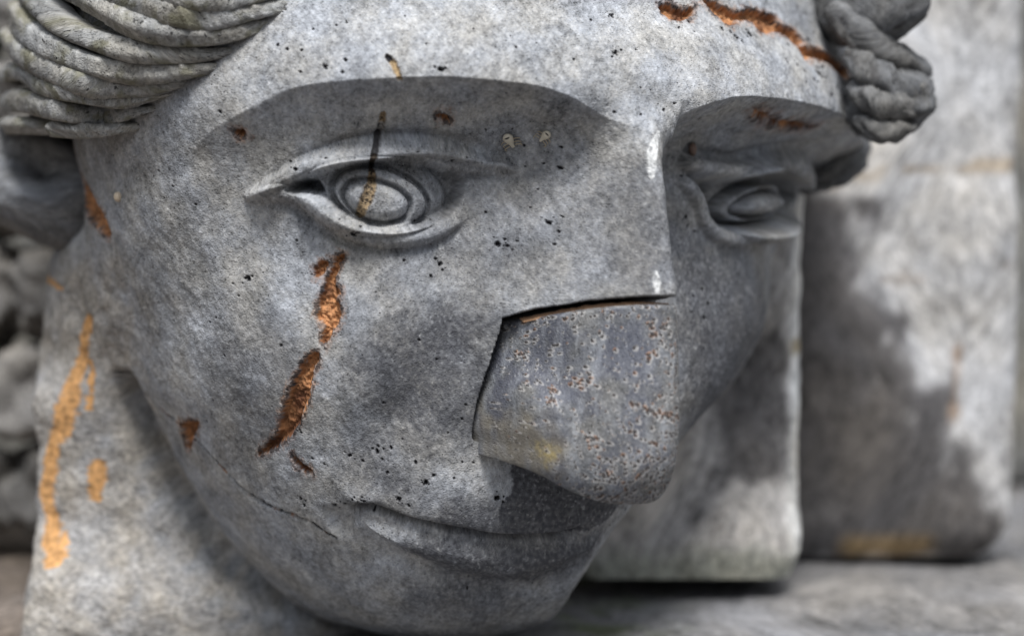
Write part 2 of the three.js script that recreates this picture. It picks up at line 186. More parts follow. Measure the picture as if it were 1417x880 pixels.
// ---------------------------------------------------------------- noise
let seed = 7;
const rnd = () => { seed = (seed * 1664525 + 1013904223) >>> 0; return seed / 4294967296; };
const PERM = new Uint8Array(512), GR = new Float32Array(256 * 3);
{ const p = [...Array(256).keys()]; for (let i = 255; i > 0; i--) { const j = Math.floor(rnd() * (i + 1)); [p[i], p[j]] = [p[j], p[i]]; } for (let i = 0; i < 512; i++) PERM[i] = p[i & 255];
  for (let i = 0; i < 256; i++) { const z = rnd() * 2 - 1, a = rnd() * 6.2832, q = Math.sqrt(1 - z * z); GR[i * 3] = q * Math.cos(a); GR[i * 3 + 1] = q * Math.sin(a); GR[i * 3 + 2] = z; } }
function noise(x, y, z) {
  const xi = Math.floor(x), yi = Math.floor(y), zi = Math.floor(z), fx = x - xi, fy = y - yi, fz = z - zi;
  const u = fx * fx * fx * (fx * (fx * 6 - 15) + 10), v = fy * fy * fy * (fy * (fy * 6 - 15) + 10), w = fz * fz * fz * (fz * (fz * 6 - 15) + 10);
  const X0 = xi & 255, Y0 = yi & 255, Z0 = zi & 255, A = PERM[X0] + Y0, B = PERM[X0 + 1] + Y0;
  const A0 = PERM[A] + Z0, A1 = PERM[A + 1] + Z0, B0 = PERM[B] + Z0, B1 = PERM[B + 1] + Z0;
  const g = (h, a, b, c) => { const k = PERM[h] * 3; return GR[k] * a + GR[k + 1] * b + GR[k + 2] * c; };
  const l = (t, a, b) => a + t * (b - a);
  return 1.5 * l(w, l(v, l(u, g(A0, fx, fy, fz), g(B0, fx - 1, fy, fz)), l(u, g(A1, fx, fy - 1, fz), g(B1, fx - 1, fy - 1, fz))),
    l(v, l(u, g(A0 + 1, fx, fy, fz - 1), g(B0 + 1, fx - 1, fy, fz - 1)), l(u, g(A1 + 1, fx, fy - 1, fz - 1), g(B1 + 1, fx - 1, fy - 1, fz - 1))));
}
const fbm = (x, y, z, n) => { let s = 0, a = 1, t = 0; for (let i = 0; i < n; i++) { s += a * noise(x, y, z); t += a; a *= 0.55; x = x * 2.03 + 7.1; y = y * 2.03 + 3.3; z = z * 2.03 + 5.7; } return s / t; };
const hash = (i, j) => { let h = (i * 374761393 + j * 668265263) | 0; h = Math.imul(h ^ (h >>> 13), 1274126177); return ((h ^ (h >>> 16)) >>> 0) / 4294967296; };

// ---------------------------------------------------------------- drawing carved features on a (degree, height) grid
const DEG = 8.6;                                         // head units along the surface per degree
function smooth(pts, closed, k = 5) {
  const n = pts.length, out = [], at = i => closed ? pts[(i + n) % n] : pts[clamp(i, 0, n - 1)];
  for (let i = 0; i < (closed ? n : n - 1); i++) for (let q = 0; q < k; q++) {
    const t = q / k, p0 = at(i - 1), p1 = at(i), p2 = at(i + 1), p3 = at(i + 2);
    out.push(p1.map((_, c) => 0.5 * (2 * p1[c] + (p2[c] - p0[c]) * t + (2 * p0[c] - 5 * p1[c] + 4 * p2[c] - p3[c]) * t * t + (3 * p1[c] - p0[c] - 3 * p2[c] + p3[c]) * t * t * t)));
  }
  if (!closed) out.push(pts[n - 1]);
  return out;
}
class Sheet {                                            // nx by ny samples of the head's surface
  constructor(nx, ny, a0, a1, y0, y1) { Object.assign(this, { nx, ny, a0, a1, y0, y1 }); this.da = (a1 - a0) / (nx - 1); this.dy = (y1 - y0) / (ny - 1); }
  box(lo, hi, R, fn) {
    const i0 = Math.max(0, Math.ceil((lo[0] - R / DEG - this.a0) / this.da)), i1 = Math.min(this.nx - 1, Math.floor((hi[0] + R / DEG - this.a0) / this.da));
    const j0 = Math.max(0, Math.ceil((lo[1] - R - this.y0) / this.dy)), j1 = Math.min(this.ny - 1, Math.floor((hi[1] + R - this.y0) / this.dy));
    for (let j = j0; j <= j1; j++) for (let i = i0; i <= i1; i++) fn(j * this.nx + i, this.a0 + i * this.da, this.y0 + j * this.dy);
  }
  curve(pts, R, fn, raw) {                               // fn(index, signed distance, fraction along, width, degree, height)
    const c = raw ? pts : smooth(pts, false), n = c.length, lo = [1e9, 1e9], hi = [-1e9, -1e9];
    for (const p of c) for (let k = 0; k < 2; k++) { lo[k] = Math.min(lo[k], p[k]); hi[k] = Math.max(hi[k], p[k]); }
    this.box(lo, hi, R, (o, a, y) => {
      let best = 1e9, sg = 1, at = 0, w = 0;
      for (let i = 0; i < n - 1; i++) {
        const ax = (c[i + 1][0] - c[i][0]) * DEG, ay = c[i + 1][1] - c[i][1], bx = (a - c[i][0]) * DEG, by = y - c[i][1];
        const t = clamp((ax * bx + ay * by) / (ax * ax + ay * ay + 1e-9), 0, 1), ex = bx - ax * t, ey = by - ay * t, q = ex * ex + ey * ey;
        if (q < best) { best = q; sg = ax * by - ay * bx >= 0 ? 1 : -1; at = (i + t) / (n - 1); w = c[i].length > 2 ? lerp(c[i][2], c[i + 1][2], t) : 0; }
      }
      const d = Math.sqrt(best); if (d < R) fn(o, sg * d, at, w, a, y);
    });
  }
  area(pts, R, fn, raw) {                                // fn(index, distance inside the outline, degree, height)
    const c = raw ? pts : smooth(pts, true, 4), n = c.length, lo = [1e9, 1e9], hi = [-1e9, -1e9];
    for (const p of c) for (let k = 0; k < 2; k++) { lo[k] = Math.min(lo[k], p[k]); hi[k] = Math.max(hi[k], p[k]); }
    this.box(lo, hi, R, (o, a, y) => {
      let best = 1e9, ins = false;
      for (let i = 0, j = n - 1; i < n; j = i++) {
        const ax = (c[j][0] - c[i][0]) * DEG, ay = c[j][1] - c[i][1], bx = (a - c[i][0]) * DEG, by = y - c[i][1];
        const t = clamp((ax * bx + ay * by) / (ax * ax + ay * ay + 1e-9), 0, 1), ex = bx - ax * t, ey = by - ay * t, q = ex * ex + ey * ey;
        if (q < best) best = q;
        if ((c[i][1] > y) !== (c[j][1] > y) && a < (c[j][0] - c[i][0]) * (y - c[i][1]) / (c[j][1] - c[i][1]) + c[i][0]) ins = !ins;
      }
      const d = Math.sqrt(best) * (ins ? 1 : -1); if (d > -R) fn(o, d, a, y);
    });
  }
}
const onHead = (a, y, k = 520) => [k * Math.sin(a * Math.PI / 180), y, k * Math.cos(a * Math.PI / 180)];
const jag = (a, y, size, amp) => { const p = onHead(a, y); return amp * fbm(p[0] / size, p[1] / size, p[2] / size + 9, 3); };
const gauss = (d, w) => Math.exp(-(d / w) * (d / w));
const specks = T.specks.map(s => [s[0], s[1], s[2] * 0.62]);
for (let i = 0; i < 900; i++) {                          // small pits scattered over the stone, in clusters
  const a = -85 + 140 * rnd(), y = -430 + 880 * rnd(), p = onHead(a, y);
  const c = fbm(p[0] / 90, p[1] / 90, p[2] / 90, 2);
  const s = 0.7 + 1.5 * Math.pow(rnd(), 3);
  if (c > 0.02 + 0.25 * rnd()) specks.push([a, y, s]);
}
for (const s of T.specks) if (s[2] > 4) for (let k = 0; k < 5; k++) specks.push([s[0] + (rnd() - 0.5) * s[2] * 0.4, s[1] + (rnd() - 0.5) * s[2] * 3.2, s[2] * (0.12 + 0.2 * rnd())]);

// ---------------------------------------------------------------- face: relief on the base shape
const A0 = -150, A1 = 84, Y0 = -508, Y1 = 520;
const NX = 1230, NY = 800;
const S = new Sheet(NX, NY, A0, A1, Y0, Y1), relief = new Float32Array(NX * NY), region = new Uint8Array(NX * NY);
const H = (o, v) => { relief[o] += v; };
const base = new Float32Array(NX * NY * 3), UV = new Float32Array(NX * NY * 2);
for (let j = 0; j < NY; j++) for (let i = 0; i < NX; i++) { const o = j * NX + i; base.set(headBase(A0 + i * S.da, Y0 + j * S.dy, 3), o * 3); UV[o * 2] = (i + 0.5) / NX; UV[o * 2 + 1] = (j + 0.5) / NY; }
{
  const bump = x => { x = Math.abs(x); return x >= 1 ? 0 : Math.pow(1 - x * x * x, 0.6); };
  // openings of the eyes and what is carved inside them
  for (const [open, k] of [[T.openN, 1], [T.openF, 0.9]]) S.area(open, 12, (o, d) => H(o, -(k === 1 ? 45 : 56) * sstep(-2, 10, d)));
  const dome = (ring, rx, ry, h) => { let ca = 0, cy = 0; for (const p of ring) { ca += p[0] / ring.length; cy += p[1] / ring.length; }
    S.box([ca, cy], [ca, cy], Math.max(rx, ry), (o, a, y) => { const q = 1 - ((a - ca) * DEG / rx) ** 2 - ((y - cy) / ry) ** 2; if (q > 0) H(o, h * Math.sqrt(q)); }); };
  dome(T.ringN, 104, 56, 40); dome(T.ringF, 100, 62, 46);
  for (const [ring, pupil] of [[T.ringN, T.pupilN], [T.ringF, T.pupilF]]) {
    const k = ring === T.ringF ? 1.6 : 1;
    S.area(ring, 16, (o, d) => H(o, k * (10 * sstep(-2, 3, d) - 12 * gauss(d + 4, 3.5))));
    S.area(pupil, 12, (o, d) => H(o, k * (-16 * gauss(d - 1, 3.2) + 8 * sstep(2, 16, d))));
  }
  S.area(T.bulgeN, 8, (o, d) => H(o, 6 * sstep(-3, 4, d)));
  S.area(T.cornerN, 8, (o, d) => H(o, -26 * sstep(-3, 5, d)));
  S.curve(T.inCornerN, 18, (o, d, s) => H(o, -13 * gauss(d, 5) * (1 - s * s)));
  // lids
  S.curve(T.lidN, 40, (o, d, s) => { const w = 4 + 9 * Math.sin(Math.PI * Math.pow(s, 0.85)); H(o, (11 + 13 * Math.sqrt(Math.sin(Math.PI * clamp(s, 0, 1)))) * (d < 0 ? bump(d / w) : bump(d / (w + 2))) * sstep(0, 0.05, s) * sstep(1, 0.93, s)); });
  S.curve(T.lidCreaseN, 34, (o, d, s) => H(o, -15 * gauss(d, 9) * Math.sin(Math.PI * s)));
  S.curve(T.lowLidN, 30, (o, d, s) => H(o, 15 * bump(d / 12) * sstep(0, 0.1, s) * sstep(1, 0.85, s)));
  S.curve(T.lowCreaseN, 26, (o, d, s) => H(o, -9 * gauss(d, 7) * Math.sin(Math.PI * Math.pow(s, 0.8))));
  S.curve(T.lidF, 34, (o, d, s) => H(o, (26 * (d < 0 ? bump(d / 12) : bump(d / 13)) - 9 * gauss(d - 21, 7)) * sstep(0, 0.06, s)));
  S.curve(T.lowLidF, 26, (o, d, s) => H(o, 15 * bump(d / 11) * sstep(0, 0.1, s)));
  // mouth
  S.area(T.lowLip, 10, (o, d) => H(o, 13 * sstep(-3, 22, d)));
  S.curve(T.mouth, 60, (o, d, s) => H(o, (-20 * gauss(d, 5.5) + (d > 0 ? 6 * gauss(d - 12, 20) : 0) * sstep(0, 9, Math.abs(d))) * sstep(0, 0.12, s) * sstep(1.0, 0.85, s)));
  S.area(T.mouthPit, 14, (o, d) => H(o, -12 * sstep(-8, 12, d)));
  S.curve(T.lipCrease, 60, (o, d, s) => H(o, -10 * gauss(d, 15) * Math.sin(Math.PI * s)));
  S.curve(T.cheekFold, 110, (o, d, s) => H(o, -13 * gauss(d, 40) * Math.sin(Math.PI * s)));
  S.curve(T.groove, 70, (o, d, s) => H(o, -62 * gauss(d, 15) * sstep(0, 0.15, s)));
  // cracks and chipped places
  S.curve(T.crackJaw, 16, (o, d, s, w, a, y) => { const j = jag(a, y, 16, 4); H(o, -2.2 * w * gauss(d + j, w) + 1.2 * sstep(-6, 0, d + j) * sstep(14, 0, d)); });
  for (const c of T.chips) S.area(c, 8, (o, d, a, y) => { const q = d + jag(a, y, 9, 4); H(o, -13 * sstep(-1, 5, q) + sstep(0, 4, q) * jag(a, y, 6, 7)); });
  S.curve(T.crackEye, 12, (o, d, s, w, a, y) => H(o, -6 * sstep(w, w * 0.3, Math.abs(d + jag(a, y, 8, 3)))));
  S.curve(T.crackBrow, 10, (o, d, s, w, a, y) => H(o, -4 * sstep(w, w * 0.3, Math.abs(d + jag(a, y, 8, 3)))));
  for (const [a0, y0, r] of specks) if (r > 1.3) S.box([a0, y0], [a0, y0], r * 2, (o, a, y) => { const d = Math.hypot((a - a0) * DEG, y - y0) + jag(a, y, 3.5, r * 1.1); H(o, -1.6 * r * sstep(r, r * 0.4, d)); });
  // which piece of the carving a sample belongs to
  S.curve(T.lidN, 12, o => { region[o] = 2; }); S.curve(T.lidF, 11, o => { region[o] = 6; });
  S.curve(T.lowLidN, 10, o => { region[o] = 3; }); S.curve(T.lowLidF, 10, o => { region[o] = 7; });
  S.area(T.openN, 2, o => { region[o] = 1; }); S.area(T.openF, 2, o => { region[o] = 5; });
  S.area(T.lowLip, 0, o => { region[o] = 4; });
  for (let j = 0; j < NY; j++) for (let i = 0; i < NX; i++) { const a = A0 + i * S.da, y = Y0 + j * S.dy; if (y < 90 && a < grooveAt(y) - 4) region[j * NX + i] = 8; }
}

// ---------------------------------------------------------------- surface colours and fine grain
const LUT = new Uint8Array(4097); for (let i = 0; i <= 4096; i++) { const l = i / 4096; LUT[i] = Math.round(255 * (l <= 0.0031308 ? 12.92 * l : 1.055 * Math.pow(l, 1 / 2.4) - 0.055)); }
const enc = v => LUT[Math.round(clamp(v, 0, 1) * 4096)];
function tex(w, h, data, srgb, repeat) {
  const t = new THREE.DataTexture(data, w, h, THREE.RGBAFormat, THREE.UnsignedByteType);
  t.magFilter = THREE.LinearFilter; t.minFilter = THREE.LinearMipmapLinearFilter; t.generateMipmaps = true; t.anisotropy = 8;
  t.wrapS = t.wrapT = repeat ? THREE.RepeatWrapping : THREE.MirroredRepeatWrapping;
  if (srgb) t.colorSpace = THREE.SRGBColorSpace; t.needsUpdate = true; return t;
}
// the weathered grey stone at a point (head units): writes [r, g, b, height] into out
const out = new Float32Array(4);
function limestone(x, y, z, light, i, j) {
  const big = fbm(x / 150, y / 150, z / 150, 3), mid = fbm(x / 38 + 4, y / 38, z / 38, 3), small = fbm(x / 9, y / 9, z / 9 + 3, 3);
  const fine = noise(x / 3.1, y / 3.1, z / 3.1), g = hash(i, j) - 0.5, g2 = hash(i >> 1, (j >> 1) + 977) - 0.5;
  const salt = noise(x / 2.3 + 50, y / 2.3, z / 2.3), pep = noise(x / 1.9, y / 1.9 + 70, z / 1.9), tone = noise(x / 5.2 + 20, y / 5.2, z / 5.2);
  let L = light * (1 + 0.36 * big + 0.52 * mid + 0.44 * small + 0.24 * tone + 0.24 * g + 0.18 * g2);
  L += light * (0.42 * sstep(0.32, 0.66, salt + 0.3 * small) - 0.42 * sstep(0.3, 0.62, pep - 0.3 * small)); L *= 0.97 + 0.16 * noise((x + y * 0.5) / 3.5, (y - x * 0.5) / 46, z / 40 + 9) + 0.10 * noise((x - y * 0.8) / 3, (y * 0.8 + x) / 60, z / 50 + 29);
  const t = clamp(0.5 + 1.3 * fbm(x / 70 + 30, y / 70, z / 70, 3) + 0.5 * g2, 0, 1);         // bluish to buff
  L = Math.max(0.035, L);
  out[0] = L * lerp(0.945, 1.03, t); out[1] = L * lerp(0.985, 1.0, t); out[2] = L * lerp(1.06, 0.945, t);
  out[3] = 0.62 + 0.06 * small + 0.05 * fine + 0.07 * salt - 0.16 * sstep(0.3, 0.7, pep - 0.3 * small) + 0.04 * g;
}
const mixOut = (r, g, b, k) => { out[0] = lerp(out[0], r, k); out[1] = lerp(out[1], g, k); out[2] = lerp(out[2], b, k); };
const TX = 2048, TY = 2048, faceCol = new Uint8Array(TX * TY * 4), faceBump = new Uint8Array(TX * TY * 4);
{
  const P = new Sheet(TX, TY, A0, A1, Y0, Y1);
  const dark = new Float32Array(TX * TY), rust = new Float32Array(TX * TY), black = new Float32Array(TX * TY), white = new Float32Array(TX * TY), tan = new Float32Array(TX * TY), ochre = new Float32Array(TX * TY), rustTone = new Float32Array(TX * TY);
  const put = (m, o, v) => { if (v > m[o]) m[o] = v; };
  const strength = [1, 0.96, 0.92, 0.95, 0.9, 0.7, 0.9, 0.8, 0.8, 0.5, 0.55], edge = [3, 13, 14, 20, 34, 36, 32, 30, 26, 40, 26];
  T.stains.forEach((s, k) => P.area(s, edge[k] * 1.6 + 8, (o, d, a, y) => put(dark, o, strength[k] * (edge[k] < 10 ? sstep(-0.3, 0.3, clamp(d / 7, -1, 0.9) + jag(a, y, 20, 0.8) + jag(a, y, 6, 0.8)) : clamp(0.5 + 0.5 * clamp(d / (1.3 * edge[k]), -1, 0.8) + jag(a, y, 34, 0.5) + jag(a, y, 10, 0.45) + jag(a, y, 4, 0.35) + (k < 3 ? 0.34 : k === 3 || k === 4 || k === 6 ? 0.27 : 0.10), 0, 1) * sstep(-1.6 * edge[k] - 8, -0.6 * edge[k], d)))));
  T.chips.forEach((c, ci) => P.area(c, 16, (o, d, a, y) => { if (d > -9) rustTone[o] = [0.1, 0.32, -0.12, -0.1, 0.1, -0.25, 0.3, -0.3, -0.2, -0.2, 0.25][ci]; const n = jag(a, y, 9, 7) + jag(a, y, 3, 3.5), q = d + n; put(rust, o, sstep(-1, 2.5, q)); put(rust, o, 0.4 * sstep(-9, 0, d + 1.6 * n)); put(black, o, 0.75 * sstep(-4.5, -2, q) * sstep(2.2, 0, q) * sstep(-0.12, 0.12, jag(a, y, 12, 1)) + sstep(0.3, 0.5, jag(a, y, 5, 1)) * sstep(-9, -1, d) * sstep(6, 2, d)); }));
  P.curve(T.crackJaw, 14, (o, d, s, w, a, y) => { const n = jag(a, y, 16, 4) + jag(a, y, 4, 2), q = Math.abs(d + n); put(black, o, 0.9 * sstep(w * 0.9, w * 0.3, q) * sstep(-0.25, 0.1, jag(a, y, 30, 1))); put(rust, o, 0.8 * sstep(w * 1.4, w * 0.5, q) * sstep(0.05, 0.3, jag(a + 3, y, 24, 1))); });
  for (const s of T.neckCracks) P.curve(s, 40, (o, d, t, w, a, y) => put(ochre, o, sstep(w * 0.85, w * 0.45, Math.abs(d) + jag(a, y, 16, 7) + jag(a, y, 5, 4))));
  P.curve(T.crackEye, 14, (o, d, s, w, a, y) => { const q = Math.abs(d + jag(a, y, 8, 3)); put(tan, o, 0.9 * sstep(w, w * 0.5, q) * (s < 0.45 && s > 0.12 ? 0.2 : 1)); put(black, o, sstep(w * 1.1, w * 0.5, q) * (s > 0.25 && s < 0.66 ? 0.85 : 0.8 * sstep(0.05, 0.3, jag(a, y, 5, 1)))); });
  P.curve(T.crackBrow, 12, (o, d, s, w, a, y) => { const q = Math.abs(d + jag(a, y, 8, 3)); put(tan, o, sstep(w, w * 0.4, q)); put(black, o, s < 0.2 ? sstep(w, w * 0.5, q) : 0); });
  for (const c of [T.paint, T.paint2]) P.curve(c, 14, (o, d, s, w, a, y) => put(white, o, sstep(w, w * 0.7, Math.abs(d) + jag(a, y, 6, 2.5))));
  for (const [a0, y0, r] of T.lichen) P.box([a0, y0], [a0, y0], 26, (o, a, y) => put(white, o, 0.8 * sstep(r, r * 0.6, Math.hypot((a - a0) * DEG, y - y0) + jag(a, y, 6, r * 0.5))));
  for (const [a0, y0, r] of specks) P.box([a0, y0], [a0, y0], r * 2.2, (o, a, y) => put(black, o, sstep(r, r * 0.55, Math.hypot((a - a0) * DEG, y - y0) + jag(a, y, 3.5, r * 1.3))));
  for (let j = 0; j < TY; j++) for (let i = 0; i < TX; i++) {
    const o = j * TX + i, y = Y0 + j * P.dy, gi = Math.min(NX - 2, Math.floor(i * (NX - 1) / (TX - 1))), gf = i * (NX - 1) / (TX - 1) - gi, gb = (Math.round(j * (NY - 1) / (TY - 1)) * NX + gi) * 3, sn = lerp(base[gb], base[gb + 3], gf), cs = lerp(base[gb + 2], base[gb + 5], gf);
    limestone(sn, y, cs, 0.285, i, j);
    { const ang = A0 + i * P.da, nk = sstep(0, 8, grooveAt(y) - ang + 8 * noise(sn / 30, y / 30, cs / 30)) * sstep(110, 60, y); if (nk > 0) mixOut(out[0] * 1.04, out[1] * 0.98, out[2] * 0.9, nk); }
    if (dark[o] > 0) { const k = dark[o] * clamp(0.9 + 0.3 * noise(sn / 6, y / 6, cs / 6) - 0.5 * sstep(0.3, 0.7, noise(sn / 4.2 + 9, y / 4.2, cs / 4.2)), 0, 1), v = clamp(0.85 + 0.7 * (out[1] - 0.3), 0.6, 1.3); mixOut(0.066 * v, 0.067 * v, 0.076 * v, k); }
    if (ochre[o] > 0) { const v = 0.9 + 0.5 * noise(sn / 9, y / 9, cs / 9); mixOut(0.56 * v, 0.30 * v, 0.115 * v, 0.95 * ochre[o]); out[3] -= 0.12 * ochre[o]; }
    if (tan[o] > 0) { const v = 0.8 + 0.7 * noise(sn / 3, y / 3, cs / 3); mixOut(0.34 * v, 0.24 * v, 0.13 * v, tan[o]); out[3] -= 0.1 * tan[o]; }
    if (rust[o] > 0) { const v = 0.85 + 0.5 * noise(sn / 4, y / 4, cs / 4) + 0.3 * (hash(i, j) - 0.5), q = clamp(0.5 + rustTone[o] + 1.1 * noise(sn / 24, y / 24, cs / 24), 0, 1); mixOut(lerp(0.15, 0.47, q) * v, lerp(0.062, 0.225, q) * v, lerp(0.03, 0.10, q) * v, rust[o]); out[3] -= 0.12 * rust[o]; }
    if (cs > 250 && Math.abs(sn) < 190 && y < 50 && y > -200) {           // ochre cut surface the nose broke from
      const d = Math.min(sn < 0 ? noseSeat(y) + 2 + sn : noseSeat(y) - 68 - sn, noseCut(sn) - y, y - Math.max(noseBottom(sn), -172) - 4) + 2 * noise(sn / 6, y / 6, cs / 6), k = sstep(-2, 2, d), v = 0.8 + 0.6 * noise(sn / 7, y / 7, cs / 7);
      if (k > 0) mixOut(0.22 * v, 0.125 * v, 0.075 * v, k);
    }
    if (white[o] > 0) { mixOut(0.58, 0.58, 0.57, white[o] * clamp(0.75 + 1.1 * noise(sn / 4, y / 6, cs / 4), 0, 1)); out[3] += 0.1 * white[o]; }
    if (black[o] > 0) { mixOut(0.014, 0.013, 0.016, Math.min(1, black[o])); out[3] -= 0.4 * black[o]; }
    for (let c = 0; c < 3; c++) faceCol[o * 4 + c] = enc(out[c]);
    const b = Math.round(255 * clamp(out[3], 0, 1)); faceBump[o * 4] = faceBump[o * 4 + 1] = faceBump[o * 4 + 2] = b; faceCol[o * 4 + 3] = faceBump[o * 4 + 3] = 255;
  }
}
const stoneMat = (map, bump, depth, rough = 0.72) => new THREE.MeshPhysicalMaterial({ map, bumpMap: bump, bumpScale: depth, roughness: rough, metalness: 0, specularIntensity: 0.45 });
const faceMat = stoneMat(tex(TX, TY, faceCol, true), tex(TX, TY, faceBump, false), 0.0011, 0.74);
// a repeating sheet of the same stone for the pieces beside the face
function stoneSheet(n, light, tint, paint) {
  const col = new Uint8Array(n * n * 4), bmp = new Uint8Array(n * n * 4), R = n * 0.5 / 6.2832;
  for (let j = 0; j < n; j++) for (let i = 0; i < n; i++) {
    const a = i / n * 6.2832, b = j / n * 6.2832, x = R * Math.cos(a), y = R * Math.sin(a) + R * 0.7 * Math.cos(b), z = R * 0.7 * Math.sin(b) + 40, o = (j * n + i) * 4;
    limestone(x, y, z, light, i, j); for (let c = 0; c < 3; c++) out[c] *= tint[c]; if (paint) paint(x, y, z, i, j);
    for (let c = 0; c < 3; c++) col[o + c] = enc(out[c]); const q = Math.round(255 * clamp(out[3], 0, 1)); bmp[o] = bmp[o + 1] = bmp[o + 2] = q; col[o + 3] = bmp[o + 3] = 255;
  }
  return [tex(n, n, col, true, true), tex(n, n, bmp, false, true)];
}

// ---------------------------------------------------------------- scene-building helpers
const names = new Map();
function numbered(n) { const k = names.get(n) || 0; names.set(n, k + 1); return k ? n + '_' + String(k).padStart(3, '0') : n; }
function tag(o, label, category, kind) { if (label) o.userData.label = label; if (category) o.userData.category = category; if (kind) o.userData.kind = kind; return o; }
function mesh(name, geo, mat, parent = scene) { const m = new THREE.Mesh(geo, mat); m.name = parent === scene ? numbered(name) : name; m.castShadow = m.receiveShadow = true; parent.add(m); return m; }
function surface(nu, nv, fn, closeU) {                   // fn(u, v) -> [x, y, z, texU, texV]
  const P = [], UV = [], I = [];
  for (let j = 0; j <= nv; j++) for (let i = 0; i <= nu; i++) { const p = fn(i / nu, j / nv); P.push(p[0], p[1], p[2]); UV.push(p[3] ?? i / nu, p[4] ?? j / nv); }
  for (let j = 0; j < nv; j++) for (let i = 0; i < nu; i++) { const a = j * (nu + 1) + i, b = a + nu + 1; I.push(a, a + 1, b, a + 1, b + 1, b); }
  const g = new THREE.BufferGeometry(); g.setAttribute('position', new THREE.Float32BufferAttribute(P, 3)); g.setAttribute('uv', new THREE.Float32BufferAttribute(UV, 2)); g.setIndex(I); g.computeVertexNormals();
  if (closeU) { const n = g.attributes.normal; for (let j = 0; j <= nv; j++) { const a = j * (nu + 1), b = a + nu; const v = [0, 1, 2].map(c => n.array[a * 3 + c] + n.array[b * 3 + c]), l = Math.hypot(...v) || 1; for (let c = 0; c < 3; c++) n.array[a * 3 + c] = n.array[b * 3 + c] = v[c] / l; } }
  return g;
}
// head units -> metres under the head's group, whose origin is the foot of the neck
const FOOT = [-150, -520, -260];
const headGroup = new THREE.Group(); headGroup.name = numbered('stone_sculpture');
tag(headGroup, 'weathered grey carved stone head with a broken nose set back on the face', 'sculpture');
headGroup.rotation.set(-PITCH, PSI, 0, 'XYZ');
{ const c = toCam(FOOT); headGroup.position.set(c[0] * SCALE, (FOCUS_H + cosP * c[1] + sinP * c[2]) * SCALE, (-sinP * c[1] + cosP * c[2]) * SCALE); }
scene.add(headGroup);
const loc = p => [(p[0] - FOOT[0]) * SCALE, (p[1] - FOOT[1]) * SCALE, (p[2] - FOOT[2]) * SCALE];
headGroup.updateMatrixWorld(true);
const toWorld = p => new THREE.Vector3(...loc(p)).applyMatrix4(headGroup.matrixWorld);

// ---------------------------------------------------------------- large structure: ledge, walls, piers
const greySheet = stoneSheet(1024, 0.36, [1, 1, 1.0]);
const warmSheet = stoneSheet(512, 0.40, [1.04, 1, 0.95]);
const greyMat = stoneMat(greySheet[0], greySheet[1], 0.0011, 0.7);
{
  const g = surface(220, 160, (u, v) => { const x = -0.55 + 1.2 * u, z = 0.55 - 0.95 * v, h = fbm(x * 9, 3, z * 9, 4) * 0.004 + fbm(x * 60, 7, z * 60, 3) * 0.0012; return [x, h - 0.003, z, x * 5, z * 5]; });
  const m = stoneMat(warmSheet[0], warmSheet[1], 0.0012, 0.85); m.vertexColors = true;
  const c = []; const p = g.attributes.position; for (let i = 0; i < p.count; i++) { const x = p.getX(i), z = p.getZ(i), k = sstep(-0.08, -0.17, x + 0.03 * fbm(x * 40, 1, z * 40, 3)), n = 0.92 + 0.5 * fbm(x * 22, 4, z * 22, 3), moss = sstep(-0.05, 0.3, fbm(x * 60 + 5, 2, z * 60, 3)) * sstep(0.05, 0.01, Math.abs(x - 0.02)) * sstep(-0.03, -0.07, z); c.push(lerp(0.45, 0.36, k) * n * lerp(1, 0.7, moss), lerp(0.45, 0.30, k) * n * lerp(1, 0.8, moss), lerp(0.46, 0.25, k) * n * lerp(1, 0.5, moss)); }
  g.setAttribute('color', new THREE.Float32BufferAttribute(c, 3));
  tag(mesh('ledge', g, m), 'pale grey stone ledge the head and the piers stand on', null, 'structure');
}
// an upright block: rounded, worn edges, relief, colours by the place on its face
function block(name, x0, x1, y1, zf, zb, round, paint, light, nx = 90, ny = 160) {
  const W2 = (x1 - x0) / 2, D2 = (zf - zb) / 2, cx = (x0 + x1) / 2, cz = (zf + zb) / 2, per = [];
  const ring = []; const q = 12, r = round;
  const corners = [[W2 - r, D2 - r, 0], [-(W2 - r), D2 - r, 1], [-(W2 - r), -(D2 - r), 2], [W2 - r, -(D2 - r), 3]];
  for (const [ox, oz, k] of corners) for (let i = 0; i <= q; i++) { const a = (k + i / q) * Math.PI / 2; ring.push([ox + r * Math.cos(a), oz + r * Math.sin(a), Math.cos(a), Math.sin(a)]); }
  const dense = []; for (let i = 0; i < ring.length; i++) { const a = ring[i], b = ring[(i + 1) % ring.length], n = Math.max(1, Math.round(Math.hypot(b[0] - a[0], b[1] - a[1]) / 0.0016)); for (let k = 0; k < n; k++) dense.push(a.map((v, c) => lerp(v, b[c], k / n))); }
  const n = dense.length, C = [];
  const g = surface(n, ny + 8, (u, v) => {
    const e = dense[Math.round(u * n) % n]; let k = 1, y = v * y1;
    const lowR = 0.014, b = Math.min(1, y / lowR); k = y < lowR ? 1 - 0.09 * (1 - b) ** 2 : 1; if (v > 0.97) k *= Math.sqrt(Math.max(0, 1 - ((v - 0.97) / 0.03) ** 2));
    const px = cx + e[0] * k, pz = cz + e[1] * k, d = 0.0022 * fbm(px * 40, y * 40, pz * 40, 4) + 0.003 * fbm(px * 10, y * 10, pz * 10, 2);
    const X1 = px + e[2] * d, Z1 = pz + e[3] * d, col = paint(X1, y, Z1, e); C.push(...col);
    return [X1, y + 0.0005, Z1, u * n * 0.0016 * 9, y * 9];
  }, true);
  g.setAttribute('color', new THREE.Float32BufferAttribute(C, 3));
  const m = stoneMat(warmSheet[0], warmSheet[1], 0.001, 0.85); m.vertexColors = true;
  return mesh(name, g, m);
}
